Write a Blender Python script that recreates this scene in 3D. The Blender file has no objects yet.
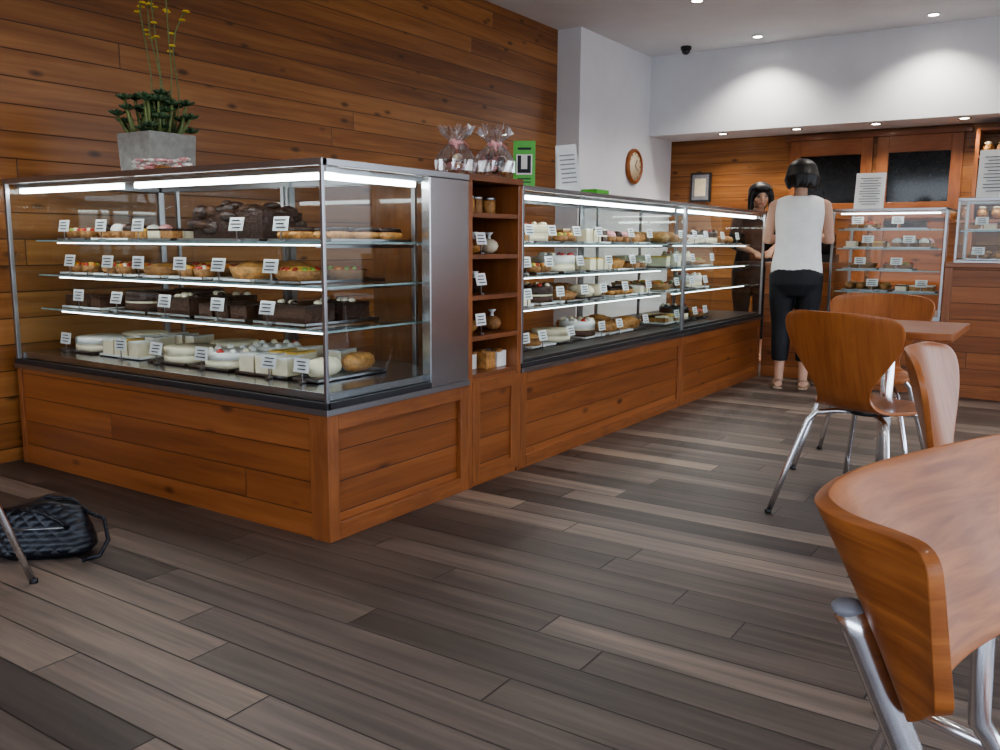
import bpy, math, random
from mathutils import Vector, Matrix
S=bpy.context.scene
COL=S.collection
rnd=random.Random(7)
try:
    S.view_settings.view_transform='AgX';S.view_settings.look='AgX - Medium High Contrast';S.view_settings.exposure=.4
except Exception: pass
# ------------------------------------------------------------------ camera
f=870.68;p=.1504;yw=.5864;ro=.0063
cd=bpy.data.cameras.new('camera');cam=bpy.data.objects.new('camera',cd);COL.objects.link(cam);S.camera=cam
cd.sensor_width=36;cd.lens=f/1000*36;cd.clip_start=.05
R0=Vector((math.cos(yw),math.sin(yw),0));fh=Vector((-math.sin(yw),math.cos(yw),0));Z=Vector((0,0,1))
F=fh*math.cos(p)-Z*math.sin(p);U0=fh*math.sin(p)+Z*math.cos(p)
X=R0*math.cos(ro)+U0*math.sin(ro);Y=-R0*math.sin(ro)+U0*math.cos(ro)
cam.matrix_world=Matrix(((X.x,Y.x,-F.x,0),(X.y,Y.y,-F.y,0),(X.z,Y.z,-F.z,1.0),(0,0,0,1)))
# ------------------------------------------------------------------ material helpers
def newmat(n):
    m=bpy.data.materials.new(n);m.use_nodes=True;t=m.node_tree
    return m,t,t.nodes['Principled BSDF']
def inp(b,k,v):
    if k in b.inputs: b.inputs[k].default_value=v
def M(t,op,a,b=None,c=None):
    n=t.nodes.new('ShaderNodeMath');n.operation=op
    for i,v in enumerate((a,b,c)):
        if v is None: continue
        if isinstance(v,(int,float)): n.inputs[i].default_value=v
        else: t.links.new(v,n.inputs[i])
    return n.outputs[0]
def ramp(t,fac,stops):
    n=t.nodes.new('ShaderNodeValToRGB');e=n.color_ramp.elements
    while len(e)<len(stops): e.new(.5)
    for i,(q,c) in enumerate(stops): e[i].position=q;e[i].color=(*c,1)
    t.links.new(fac,n.inputs[0]);return n.outputs[0]
def mixc(t,fac,a,b,mode='MIX'):
    n=t.nodes.new('ShaderNodeMix');n.data_type='RGBA';n.blend_type=mode
    for s,v in ((n.inputs[0],fac),(n.inputs[6],a),(n.inputs[7],b)):
        if isinstance(v,(int,float)): s.default_value=v
        elif isinstance(v,tuple): s.default_value=(*v,1)
        else: t.links.new(v,s)
    return n.outputs[2]
def comb(t,x,y,z):
    n=t.nodes.new('ShaderNodeCombineXYZ')
    for i,v in enumerate((x,y,z)):
        if isinstance(v,(int,float)): n.inputs[i].default_value=v
        else: t.links.new(v,n.inputs[i])
    return n.outputs[0]
def noise(t,vec,scale,detail=4,rough=.6,dist=0):
    n=t.nodes.new('ShaderNodeTexNoise');n.inputs['Scale'].default_value=scale;n.inputs['Detail'].default_value=detail
    n.inputs['Roughness'].default_value=rough;n.inputs['Distortion'].default_value=dist
    if vec is not None: t.links.new(vec,n.inputs['Vector'])
    return n.outputs[0]
def bump(t,b,h,strength=.3,dist=.01):
    n=t.nodes.new('ShaderNodeBump');n.inputs['Strength'].default_value=strength;n.inputs['Distance'].default_value=dist
    t.links.new(h,n.inputs['Height']);t.links.new(n.outputs[0],b.inputs['Normal'])
def simple(n,c,r=.5,metal=0,var=.12,scale=30,coat=0,emit=None,bs=0,trans=0,coords='obj'):
    m,t,b=newmat(n)
    inp(b,'Roughness',r);inp(b,'Metallic',metal);inp(b,'Coat Weight',coat);inp(b,'Coat Roughness',.1)
    tc=t.nodes.new('ShaderNodeTexCoord')
    nz=noise(t,tc.outputs['Object'],scale,3)
    c2=tuple(max(0,x*(1-var*2)) for x in c);c3=tuple(min(1,x*(1+var)) for x in c)
    t.links.new(ramp(t,nz,[(.3,c2),(.7,c3)]),b.inputs['Base Color'])
    if bs: bump(t,b,nz,bs)
    if emit: inp(b,'Emission Color',(*c,1));inp(b,'Emission Strength',emit)
    return m
def emis(n,c,s):
    m=bpy.data.materials.new(n);m.use_nodes=True;t=m.node_tree;t.nodes.clear()
    e=t.nodes.new('ShaderNodeEmission');e.inputs[0].default_value=(*c,1);e.inputs[1].default_value=s
    o=t.nodes.new('ShaderNodeOutputMaterial');t.links.new(e.outputs[0],o.inputs[0]);return m
def planks(n,lax,wax,w,L,cols,rough=.35,groove=.0025,gs=(2.5,45),knots=False,gdark=.35,var=1.0,rowoff=0,coat=0,gbump=.25,gr2w=.42,grw=.55):
    """lax: 'x','y','s'(x+y) along-grain axis; wax: across axis"""
    m,t,b=newmat(n)
    g=t.nodes.new('ShaderNodeNewGeometry');sp=t.nodes.new('ShaderNodeSeparateXYZ');t.links.new(g.outputs['Position'],sp.inputs[0])
    ax={'x':sp.outputs[0],'y':sp.outputs[1],'z':sp.outputs[2]}
    ax['s']=M(t,'ADD',sp.outputs[0],sp.outputs[1])
    l=ax[lax];v=M(t,'ADD',ax[wax],20+rowoff)
    q=M(t,'DIVIDE',v,w);row=M(t,'FLOOR',q);fr=M(t,'FRACT',q)
    wn=t.nodes.new('ShaderNodeTexWhiteNoise');wn.noise_dimensions='1D';t.links.new(row,wn.inputs['W'])
    lc=M(t,'ADD',M(t,'DIVIDE',M(t,'ADD',l,30),L),M(t,'MULTIPLY',wn.outputs['Value'],7.3))
    col=M(t,'FLOOR',lc);fc=M(t,'FRACT',lc)
    w2=t.nodes.new('ShaderNodeTexWhiteNoise');w2.noise_dimensions='2D';t.links.new(comb(t,row,col,0),w2.inputs['Vector'])
    cell=w2.outputs['Value']
    d1=M(t,'MULTIPLY',M(t,'MINIMUM',fr,M(t,'SUBTRACT',1,fr)),w)
    d2=M(t,'MULTIPLY',M(t,'MINIMUM',fc,M(t,'SUBTRACT',1,fc)),L)
    d=M(t,'MINIMUM',d1,d2)
    mr=t.nodes.new('ShaderNodeMapRange');mr.interpolation_type='SMOOTHSTEP';t.links.new(d,mr.inputs[0]);mr.inputs[1].default_value=groove*.3;mr.inputs[2].default_value=groove*1.5
    gm=mr.outputs[0]
    vec=comb(t,M(t,'MULTIPLY',l,gs[0]),M(t,'MULTIPLY',v,gs[1]),M(t,'MULTIPLY',cell,40))
    gr=noise(t,vec,1,5,.65,.6)
    vec2=comb(t,M(t,'MULTIPLY',l,gs[0]*.35),M(t,'MULTIPLY',v,gs[1]*.25),M(t,'MULTIPLY',cell,77))
    gr2=noise(t,vec2,1,3,.6,1.2)
    base=ramp(t,M(t,'ADD',M(t,'MULTIPLY',M(t,'SUBTRACT',cell,.5),.62*var),M(t,'ADD',M(t,'MULTIPLY',M(t,'SUBTRACT',gr,.5),grw),M(t,'ADD',.5,M(t,'MULTIPLY',M(t,'SUBTRACT',gr2,.5),gr2w)))),cols)
    if knots:
        vo=t.nodes.new('ShaderNodeTexVoronoi');vo.inputs['Scale'].default_value=1
        t.links.new(comb(t,M(t,'MULTIPLY',l,3.6),M(t,'MULTIPLY',v,8.5),row),vo.inputs['Vector'])
        kf=ramp(t,vo.outputs['Distance'],[(.06,(1,1,1)),(.17,(0,0,0))])
        base=mixc(t,M(t,'MULTIPLY',kf,.8),base,tuple(x*.3 for x in cols[0][1]))
    base=mixc(t,gm,tuple(x*gdark for x in cols[0][1]),base)
    t.links.new(base,b.inputs['Base Color'])
    t.links.new(M(t,'ADD',rough-.08,M(t,'MULTIPLY',gr,.18)),b.inputs['Roughness'])
    inp(b,'Coat Weight',coat);inp(b,'Coat Roughness',.15)
    bump(t,b,M(t,'ADD',gm,M(t,'MULTIPLY',gr,gbump)),.35,.003)
    return m
def veneer(n,c1,c2,rough=.28,sc=(6,60,6),coat=.3,spec=.5):
    m,t,b=newmat(n);tc=t.nodes.new('ShaderNodeTexCoord');mp=t.nodes.new('ShaderNodeMapping');t.links.new(tc.outputs['Object'],mp.inputs[0])
    mp.inputs['Scale'].default_value=sc
    nz=noise(t,mp.outputs[0],1,5,.6,.8);n2=noise(t,tc.outputs['Object'],5,2)
    t.links.new(ramp(t,M(t,'ADD',M(t,'MULTIPLY',nz,.7),M(t,'MULTIPLY',n2,.3)),[(.3,c1),(.7,c2)]),b.inputs['Base Color'])
    inp(b,'Roughness',rough);inp(b,'Coat Weight',coat);inp(b,'Coat Roughness',.12);inp(b,'Specular IOR Level',spec);return m
def glassm(n,tint,k=.75,base=.05):
    m=bpy.data.materials.new(n);m.use_nodes=True;t=m.node_tree;t.nodes.clear()
    lw=t.nodes.new('ShaderNodeLayerWeight');lw.inputs[0].default_value=.5
    fac=M(t,'ADD',base,M(t,'MULTIPLY',M(t,'POWER',lw.outputs['Facing'],4.5),k))
    tr=t.nodes.new('ShaderNodeBsdfTransparent');tr.inputs[0].default_value=(*tint,1)
    gl=t.nodes.new('ShaderNodeBsdfGlossy');gl.inputs['Roughness'].default_value=.02;gl.inputs[0].default_value=(.95,1,1,1)
    mx=t.nodes.new('ShaderNodeMixShader');t.links.new(fac,mx.inputs[0]);t.links.new(tr.outputs[0],mx.inputs[1]);t.links.new(gl.outputs[0],mx.inputs[2])
    o=t.nodes.new('ShaderNodeOutputMaterial');t.links.new(mx.outputs[0],o.inputs[0]);return m
def brushed(n,c,r=.3,sc=(2,2,120),amp=.1):
    m,t,b=newmat(n);tc=t.nodes.new('ShaderNodeTexCoord');mp=t.nodes.new('ShaderNodeMapping');t.links.new(tc.outputs['Object'],mp.inputs[0]);mp.inputs['Scale'].default_value=sc
    nz=noise(t,mp.outputs[0],3,3);t.links.new(ramp(t,nz,[(.2,tuple(x*(1-amp) for x in c)),(.8,c)]),b.inputs['Base Color'])
    inp(b,'Metallic',1);t.links.new(M(t,'ADD',r-.02,M(t,'MULTIPLY',nz,.04)),b.inputs['Roughness']);return m
# ------------------------------------------------------------------ materials
FLOOR=planks('floor_planks','x','y',.122,1.22,[(.12,(.042,.031,.027)),(.38,(.082,.063,.053)),(.58,(.13,.10,.083)),(.76,(.205,.158,.13)),(.95,(.31,.23,.17))],rough=.43,groove=.0022,gs=(1.5,34),gdark=.3,grw=.75,gr2w=.7,var=.95)
WALLW=planks('pine_wall_boards','s','z',.118,6.5,[(.15,(.145,.052,.015)),(.45,(.265,.102,.029)),(.65,(.36,.152,.046)),(.9,(.46,.215,.075))],rough=.33,groove=.0026,gs=(1.2,26),knots=True,gdark=.4,var=.45,grw=.75,gr2w=.9)
BASEW=planks('counter_boards','s','z',.108,7.1,[(.15,(.145,.044,.014)),(.5,(.275,.092,.027)),(.75,(.36,.130,.041)),(.95,(.43,.175,.06))],rough=.33,groove=.0018,gs=(1.6,34),knots=True,gdark=.4,var=.4,grw=.7,gr2w=.8)
TRIMW=veneer('counter_trim_wood',(.18,.057,.018),(.345,.122,.038),.33,(30,30,5))
TRIMH=veneer('counter_trim_wood_h',(.18,.057,.018),(.345,.122,.038),.33,(5,5,50))
DARKW=veneer('dark_shelf_wood',(.12,.04,.015),(.25,.086,.03),.35,(6,6,40))
CHAIRW=veneer('chair_plywood',(.21,.066,.020),(.39,.14,.042),.32,(45,4,4),.12,.35)
TABLEW=veneer('table_top_wood',(.20,.064,.02),(.35,.12,.04),.28,(5,50,5),.15,.4)
WHITE=simple('white_plaster',(.78,.80,.84),.75,var=.02,scale=3)
CEIL=simple('ceiling_plaster',(.72,.73,.76),.8,var=.02,scale=3)
GREYB=simple('grey_skirting',(.25,.25,.27),.5)
STEEL=brushed('brushed_steel',(.46,.46,.47),.22,(1,1,60),.06)
RAIL=brushed('steel_rail',(.38,.38,.39),.3,(60,60,60))
DARKM=simple('dark_rail',(.03,.03,.032),.35)
CHROME=brushed('chrome',(.90,.90,.92),.22,(20,20,20))
GLASS=glassm('case_glass',(.93,.97,.96),.8,.035)
SHELFG=glassm('shelf_glass',(.86,.94,.92),.55,.06)
GEDGE=simple('glass_edge',(.30,.42,.42),.2)
WING=glassm('window_glass',(.97,.98,1),.5,.03)
TUBE=emis('led_tube',(.93,.98,1),11)
TUBE2=emis('led_strip',(.92,.97,1),5)
DLIGHT=emis('downlight_lamp',(1,.93,.82),25)
PAPER=simple('paper',(.72,.72,.70),.7,var=.02)
INK=simple('ink',(.03,.03,.035),.7)
BLACK=simple('black_plastic',(.015,.015,.017),.35)
DARKG=simple('dark_glazing',(.012,.014,.016),.08)
CHOC=simple('chocolate',(.030,.012,.007),.4,bs=.6,scale=60)
CHOC2=simple('brownie',(.060,.023,.011),.6,bs=.6,scale=80)
CREAM=simple('cream',(.80,.70,.50),.5,var=.05)
WHITEC=simple('white_icing',(.80,.78,.72),.5,var=.04)
YELL=simple('custard',(.80,.50,.10),.35)
GOLD=simple('pastry_golden',(.50,.24,.07),.5,bs=.5,scale=50,var=.25)
CRUST=simple('pastry_crust',(.36,.17,.06),.6,bs=.5,scale=70,var=.2)
RED=simple('berry_red',(.45,.03,.02),.3)
ORNG=simple('apricot',(.75,.24,.03),.3)
PINK=simple('pink_petal',(.75,.36,.36),.6)
GREENF=simple('kiwi_green',(.25,.40,.06),.4)
# ------------------------------------------------------------------ mesh builder
class MB:
    def __init__(s): s.v=[];s.f=[];s.m=[];s.sm=[];s.mats=[]
    def mi(s,m):
        if m not in s.mats: s.mats.append(m)
        return s.mats.index(m)
    def add(s,vs,fs,mat,smooth=False):
        o=len(s.v);s.v+= [Vector(q) for q in vs];k=s.mi(mat)
        for q in fs: s.f.append([o+i for i in q]);s.m.append(k);s.sm.append(smooth)
    def box(s,x0,x1,y0,y1,z0,z1,mat):
        vs=[(x,y,z) for z in (z0,z1) for y in (y0,y1) for x in (x0,x1)]
        s.add(vs,[(0,2,3,1),(4,5,7,6),(0,1,5,4),(2,6,7,3),(0,4,6,2),(1,3,7,5)],mat)
    def obox(s,c,sz,mat,rot=(0,0,0)):
        from mathutils import Euler
        R=Euler(rot).to_matrix();c=Vector(c);hx,hy,hz=[q/2 for q in sz]
        vs=[c+R@Vector((x,y,z)) for z in (-hz,hz) for y in (-hy,hy) for x in (-hx,hx)]
        s.add(vs,[(0,2,3,1),(4,5,7,6),(0,1,5,4),(2,6,7,3),(0,4,6,2),(1,3,7,5)],mat)
    def lathe(s,c,prof,mat,seg=20,sx=1,sy=1,rot=0):
        vs=[];fs=[];n=len(prof)
        for (r,z) in prof:
            for i in range(seg):
                a=2*math.pi*i/seg;x=r*math.cos(a)*sx;y=r*math.sin(a)*sy
                vs.append((c[0]+x*math.cos(rot)-y*math.sin(rot),c[1]+x*math.sin(rot)+y*math.cos(rot),c[2]+z))
        for k in range(n-1):
            for i in range(seg): fs.append((k*seg+i,k*seg+(i+1)%seg,(k+1)*seg+(i+1)%seg,(k+1)*seg+i))
        fs.append(tuple(range(seg))[::-1]);fs.append(tuple((n-1)*seg+i for i in range(seg)))
        s.add(vs,fs,mat,True)
    def cyl(s,c,r,h,mat,seg=20,r2=None):
        r2=r if r2 is None else r2;e=min(r,h)*.08
        s.lathe(c,[(r-e,0),(r,e),(r2,h-e),(max(r2-e,.0005),h)],mat,seg)
    def ell(s,c,r,mat,rot=None,seg=14,rings=8):
        c=Vector(c);R=rot or Matrix.Identity(3);vs=[c+R@Vector((0,0,-r[2]))];fs=[]
        for k in range(1,rings):
            a=-math.pi/2+math.pi*k/rings
            for i in range(seg):
                b=2*math.pi*i/seg;vs.append(c+R@Vector((r[0]*math.cos(a)*math.cos(b),r[1]*math.cos(a)*math.sin(b),r[2]*math.sin(a))))
        vs.append(c+R@Vector((0,0,r[2])))
        for i in range(seg): fs.append((0,1+(i+1)%seg,1+i))
        for k in range(rings-2):
            for i in range(seg):
                q=1+k*seg;fs.append((q+i,q+(i+1)%seg,q+seg+(i+1)%seg,q+seg+i))
        q=1+(rings-2)*seg
        for i in range(seg): fs.append((q+i,q+(i+1)%seg,len(vs)-1))
        s.add(vs,fs,mat,True)
    def tube(s,pts,r,mat,seg=10,ratio=1,caps=False,up=None):
        pts=[Vector(q) for q in pts];n=len(pts)
        rr=[r]*n if isinstance(r,(int,float)) else list(r)
        vs=[];fs=[];pn=None
        for k in range(n):
            if k==0:d=pts[1]-pts[0]
            elif k==n-1:d=pts[-1]-pts[-2]
            else:d=(pts[k+1]-pts[k]).normalized()+(pts[k]-pts[k-1]).normalized()
            d.normalize()
            if pn is None:
                a=Vector(up) if up else (Vector((1,0,0)) if abs(d.x)<.9 else Vector((0,1,0)))
                pn=(a-d*a.dot(d)).normalized()
            else: pn=(pn-d*pn.dot(d)).normalized()
            bn=d.cross(pn)
            for i in range(seg):
                a=2*math.pi*i/seg;vs.append(pts[k]+pn*math.cos(a)*rr[k]+bn*math.sin(a)*rr[k]*ratio)
        for k in range(n-1):
            for i in range(seg): fs.append((k*seg+i,k*seg+(i+1)%seg,(k+1)*seg+(i+1)%seg,(k+1)*seg+i))
        fs.append(tuple(range(seg))[::-1]);fs.append(tuple((n-1)*seg+i for i in range(seg)))
        s.add(vs,fs,mat,True)
        if caps:
            for k in (0,n-1): s.ell(pts[k],(rr[k],)*3,mat)
    def quad(s,a,b,c,d,mat): s.add([a,b,c,d],[(0,1,2,3)],mat)
    def build(s,name,parent=None,bevel=0,xf=None,remesh=0,smooth=0,solid=0,sub=0):
        vs=s.v
        if xf is not None: vs=[xf@q for q in vs]
        lo=Vector([min(q[i] for q in vs) for i in range(3)]);hi=Vector([max(q[i] for q in vs) for i in range(3)]);c=(lo+hi)/2
        me=bpy.data.meshes.new(name);me.from_pydata([tuple(q-c) for q in vs],[],s.f)
        for m in s.mats: me.materials.append(m)
        me.polygons.foreach_set('material_index',s.m);me.polygons.foreach_set('use_smooth',s.sm);me.update()
        o=bpy.data.objects.new(name,me);COL.objects.link(o)
        o.location=c
        if parent: o.parent=parent;o.location=c-parent.location
        if remesh:
            q=o.modifiers.new('r','REMESH');q.mode='VOXEL';q.voxel_size=remesh;q.use_smooth_shade=True
        if smooth:
            q=o.modifiers.new('s','SMOOTH');q.factor=.5;q.iterations=smooth
        if sub:
            q=o.modifiers.new('ss','SUBSURF');q.levels=sub;q.render_levels=sub
        if solid:
            q=o.modifiers.new('so','SOLIDIFY');q.thickness=solid;q.offset=0
        if bevel:
            q=o.modifiers.new('b','BEVEL');q.width=bevel;q.segments=2;q.limit_method='ANGLE'
        return o
def empty(name,loc=(0,0,0)):
    e=bpy.data.objects.new(name,None);COL.objects.link(e);e.location=loc;e.empty_display_size=.1;return e
# ------------------------------------------------------------------ room
XW=-4.0;XJ=-3.77;YJ=6.9;YB=8.37;YK=8.95;ZC=2.84;ZB=2.075;XR=3.6;YF=-3.2
b=MB();b.box(XW-.2,XR+.2,YF-.2,YK+.2,-.1,0,FLOOR);b.build('floor')
b=MB();b.box(XW-.2,XR+.2,YF-.2,YK+.2,ZC,ZC+.1,CEIL);b.build('ceiling')
b=MB();b.box(XW-.15,XW,YF,YJ,0,ZC,WALLW);b.build('wall_left')
b=MB();b.box(XW-.15,XJ,YJ,YK,0,ZC,WHITE);b.build('wall_left_rear')
b=MB();b.box(XJ,XR+.15,YK,YK+.15,0,ZC,WALLW);b.build('wall_back')
b=MB();b.box(XJ,XR,YB,YK,ZB,ZC,WHITE);b.build('wall_bulkhead')
b=MB();b.box(XW,XW+.015,YF,1.9,0,.1,GREYB);b.build('baseboard_left',bevel=.003)
def winwall(name,along,a0,a1,pos,th,sill,head,n):
    b=MB()
    def bx(p0,p1,z0,z1,m,t0=0,t1=th):
        if along=='y': b.box(pos+t0,pos+t1,p0,p1,z0,z1,m)
        else: b.box(p0,p1,pos+t0,pos+t1,z0,z1,m)
    bx(a0,a1,0,sill,WHITE);bx(a0,a1,head,ZC,WHITE)
    bx(a0,a0+.3,sill,head,WHITE);bx(a1-.3,a1,sill,head,WHITE)
    b.build('wall_'+name)
    b=MB();w=(a1-a0-.6)/n
    for i in range(n+1): bx(a0+.3+i*w-.03,a0+.3+i*w+.03,sill,head,DARKM,th*.3,th*.7)
    bx(a0+.3,a1-.3,sill,sill+.05,DARKM,th*.3,th*.7);bx(a0+.3,a1-.3,head-.05,head,DARKM,th*.3,th*.7)
    m=pos+th*.5
    if along=='y': b.quad((m,a0+.3,sill),(m,a1-.3,sill),(m,a1-.3,head),(m,a0+.3,head),WING)
    else: b.quad((a0+.3,m,sill),(a1-.3,m,sill),(a1-.3,m,head),(a0+.3,m,head),WING)
    b.build('window_'+name)
winwall('right','y',YF,YK,XR,.15,.35,2.55,5)
winwall('front','x',XW,XR,YF-.15,.15,.35,2.45,4)
# rear doors in back wall
def door(name,x0,x1):
    e=empty(name,((x0+x1)/2,YK,0));b=MB();y=YK-.001
    b.box(x0,x0+.1,y-.05,y,0,2.0,TRIMW);b.box(x1-.1,x1,y-.05,y,0,2.0,TRIMW)
    b.box(x0+.1,x1-.1,y-.05,y,1.85,2.0,TRIMH);b.box(x0+.1,x1-.1,y-.05,y,1.25,1.4,TRIMH);b.box(x0+.1,x1-.1,y-.05,y,0,.2,TRIMH)
    b.box(x0+.1,x1-.1,y-.03,y,.2,1.25,BASEW);b.build('leaf',e,bevel=.004)
    b=MB();b.box(x0+.1,x1-.1,y-.02,y,1.4,1.85,DARKG);b.build('glazing',e)
door('door_1',-2.5,-1.74);door('door_2',-1.7,-.98)
b=MB();b.box(-2.56,-.92,YK-.06,YK-.001,2.0,2.05,DARKW);b.build('trim_door_head',bevel=.004)
# ------------------------------------------------------------------ lights
def downlight(x,y,z,en,size=2.2):
    e=empty('recessed_downlight',(x,y,z));b=MB();b.lathe((x,y,z-.012),[(.05,.012),(.055,0),(.042,0),(.04,.008)],CHROME,20);b.build('bezel',e)
    b=MB();b.lathe((x,y,z-.008),[(.038,0),(.038,.003)],DLIGHT,20);b.build('lamp',e)
    l=bpy.data.lights.new('spot','SPOT');l.energy=en;l.spot_size=size;l.spot_blend=.7;l.color=(1,.93,.84);l.shadow_soft_size=.04
    o=bpy.data.objects.new('spot',l);COL.objects.link(o);o.parent=e;o.location=(0,0,-.02)
for x in (-2.6,-1.18,.24): downlight(x,8.03,ZC,60)
for x in (-2.63,-1.18,.24): downlight(x,6.64,ZC,40)
for x in (-2.63,-.9,.8): 
    for y in (4.2,1.6): downlight(x,y,ZC,30)
for x in (-3.05,-2.34,-1.65,-.95,-.25): downlight(x,8.5,ZB,28,2.3)
w=bpy.data.worlds.new('world');S.world=w;w.use_nodes=True;t=w.node_tree;bg=t.nodes['Background']
tc=t.nodes.new('ShaderNodeTexCoord');sp=t.nodes.new('ShaderNodeSeparateXYZ');t.links.new(tc.outputs['Generated'],sp.inputs[0])
t.links.new(ramp(t,M(t,'ADD',M(t,'MULTIPLY',sp.outputs[2],.5),.5),[(.3,(.20,.20,.20)),(.49,(.30,.31,.33)),(.53,(.66,.72,.80)),(.8,(.60,.74,1.0))]),bg.inputs[0]);bg.inputs[1].default_value=4.4
# security dome
b=MB();b.cyl((-3.3,8.1,ZC-.03),.05,.03,BLACK);b.ell((-3.3,8.1,ZC-.035),(.04,.04,.04),DARKG);b.build('security_dome_camera')
# ------------------------------------------------------------------ display cabinets
X0=-2.02;XL=-3.945;Y0=2.02;YG=2.567;Y1=2.81;Y2=3.207;Y3=5.065;Y4=6.64;ZW=.455;ZT=1.262;ZT2=1.245
SH=[1.0,.85,.70];DECK=.505
# corner cabinet
e=empty('glass_display_cabinet',((XL+X0)/2,(Y0+Y1)/2,0))
b=MB()
b.box(XL,X0-.02,Y0+.02,Y1,0,ZW-.02,BASEW)           # carcass
b.box(X0-.085,X0,Y0+.0,Y0+.05,0,ZW-.02,TRIMW);b.box(XL,XL+.03,Y0,Y0+.02,0,ZW-.02,TRIMW)
b.box(XL+.03,X0-.085,Y0+.008,Y0+.02,0,ZW-.02,BASEW)
b.box(X0-.02,X0,Y1-.05,Y1,0,ZW-.02,TRIMW)
b.box(X0-.02,X0,Y0+.05,Y1-.05,0,.06,TRIMH);b.box(X0-.02,X0,Y0+.05,Y1-.05,ZW-.075,ZW-.02,TRIMH)
b.build('timber_base',e,bevel=.002)
b=MB()
b.box(XL-.005,X0+.01,Y0-.01,Y1,ZW-.02,ZW,RAIL);b.box(XL,X0+.006,Y0-.006,Y0+.012,ZW,ZW+.022,DARKM);b.box(X0-.012,X0+.006,Y0,YG,ZW,ZW+.022,DARKM)
b.box(XL+.02,X0-.02,Y0+.02,Y1-.02,ZW,DECK,STEEL)
b.box(XL,X0+.005,Y0-.005,Y0+.02,ZT-.022,ZT,RAIL);b.box(X0-.02,X0+.005,Y0,Y1,ZT-.022,ZT,RAIL);b.box(XL,XL+.02,Y0,Y1,ZT-.022,ZT,RAIL);b.box(XL,X0,Y1-.02,Y1,ZT-.022,ZT,RAIL)
b.box(X0-.013,X0,Y0,Y0+.013,ZW,ZT,RAIL);b.box(XL,XL+.018,Y0,Y0+.018,ZW,ZT,RAIL)
b.box(XL,XL+.02,Y1-.03,Y1,ZW,ZT,RAIL);b.box(-3.02,-2.98,Y1-.03,Y1,ZW,ZT,RAIL)
for x in (-3.75,-3.0,-2.25):
    b.box(x-.01,x+.01,Y1-.06,Y1-.045,DECK,ZT-.02,RAIL)
    for z in SH: b.box(x-.006,x+.006,Y0+.2,Y1-.06,z-.022,z-.008,RAIL)
b.build('steel_frame',e,bevel=.0015)
b=MB();b.box(X0-.04,X0+.002,YG,Y1,ZW,ZT-.022,STEEL);b.build('steel_end_panel',e,bevel=.003)
b=MB()
b.quad((XL,Y0+.003,ZW),(X0,Y0+.003,ZW),(X0,Y0+.003,ZT-.01),(XL,Y0+.003,ZT-.01),GLASS)
b.quad((X0-.003,Y0,ZW),(X0-.003,YG,ZW),(X0-.003,YG,ZT-.01),(X0-.003,Y0,ZT-.01),GLASS)
b.quad((XL+.003,Y0,ZW),(XL+.003,Y1,ZW),(XL+.003,Y1,ZT-.01),(XL+.003,Y0,ZT-.01),GLASS)
b.quad((XL,Y1-.01,ZW),(X0,Y1-.01,ZW),(X0,Y1-.01,ZT-.01),(XL,Y1-.01,ZT-.01),GLASS)
b.quad((XL,Y0,ZT-.004),(X0,Y0,ZT-.004),(X0,Y1,ZT-.004),(XL,Y1,ZT-.004),GLASS)
b.build('glass_panes',e)
b=MB()
for z in SH:
    b.quad((XL+.06,Y0+.10,z),(X0-.09,Y0+.10,z),(X0-.09,Y1-.06,z),(XL+.06,Y1-.06,z),SHELFG)
    b.box(XL+.06,X0-.09,Y0+.097,Y0+.10,z-.006,z+.001,GEDGE);b.box(X0-.09,X0-.087,Y0+.1,Y1-.06,z-.006,z+.001,GEDGE)
b.build('glass_shelves',e)
b=MB()
b.box(-3.08,X0-.03,Y0+.055,Y0+.08,ZT-.06,ZT-.042,TUBE);b.box(XL+.03,-3.18,Y0+.055,Y0+.08,ZT-.06,ZT-.042,TUBE)
b.box(X0-.075,X0-.05,Y0+.1,YG-.02,ZT-.06,ZT-.042,TUBE)
for z in SH: b.box(XL+.2,X0-.12,Y0+.112,Y0+.128,z-.014,z-.009,TUBE2)
b.build('light_tubes',e)
b=MB();b.box(XL+.02,X0-.02,Y0+.04,Y0+.095,ZT-.04,ZT-.024,RAIL);b.box(X0-.08,X0-.04,Y0+.095,YG,ZT-.04,ZT-.024,RAIL);b.build('light_housing',e)
# timber shelf tower
e=empty('timber_shelf_unit',(X0-.35,(Y1+Y2)/2,0));b=MB();xb=X0-.5
b.box(xb,X0,Y1+.001,Y1+.03,0,ZT-.02,TRIMW);b.box(xb,X0,Y2-.03,Y2-.001,0,ZT-.02,TRIMW);b.box(xb,xb+.02,Y1+.03,Y2-.03,0,ZT-.02,DARKW)
b.box(xb,X0+.005,Y1+.001,Y2-.001,ZT-.02,ZT+.005,DARKW)
SHT=[.47,.625,.79,.955,1.12]
for z in SHT: b.box(xb+.02,X0-.004,Y1+.03,Y2-.03,z-.02,z,DARKW)
b.box(X0-.02,X0-.006,Y1+.03,Y2-.03,0,.45,BASEW)
for q in ((Y1+.03,Y1+.08),(Y2-.08,Y2-.03)): b.box(X0-.006,X0+.004,q[0],q[1],.02,.44,TRIMW)
b.box(X0-.006,X0+.004,Y1+.08,Y2-.08,.02,.07,TRIMH);b.box(X0-.006,X0+.004,Y1+.08,Y2-.08,.39,.44,TRIMH)
b.build('carcass',e,bevel=.002)
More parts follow.
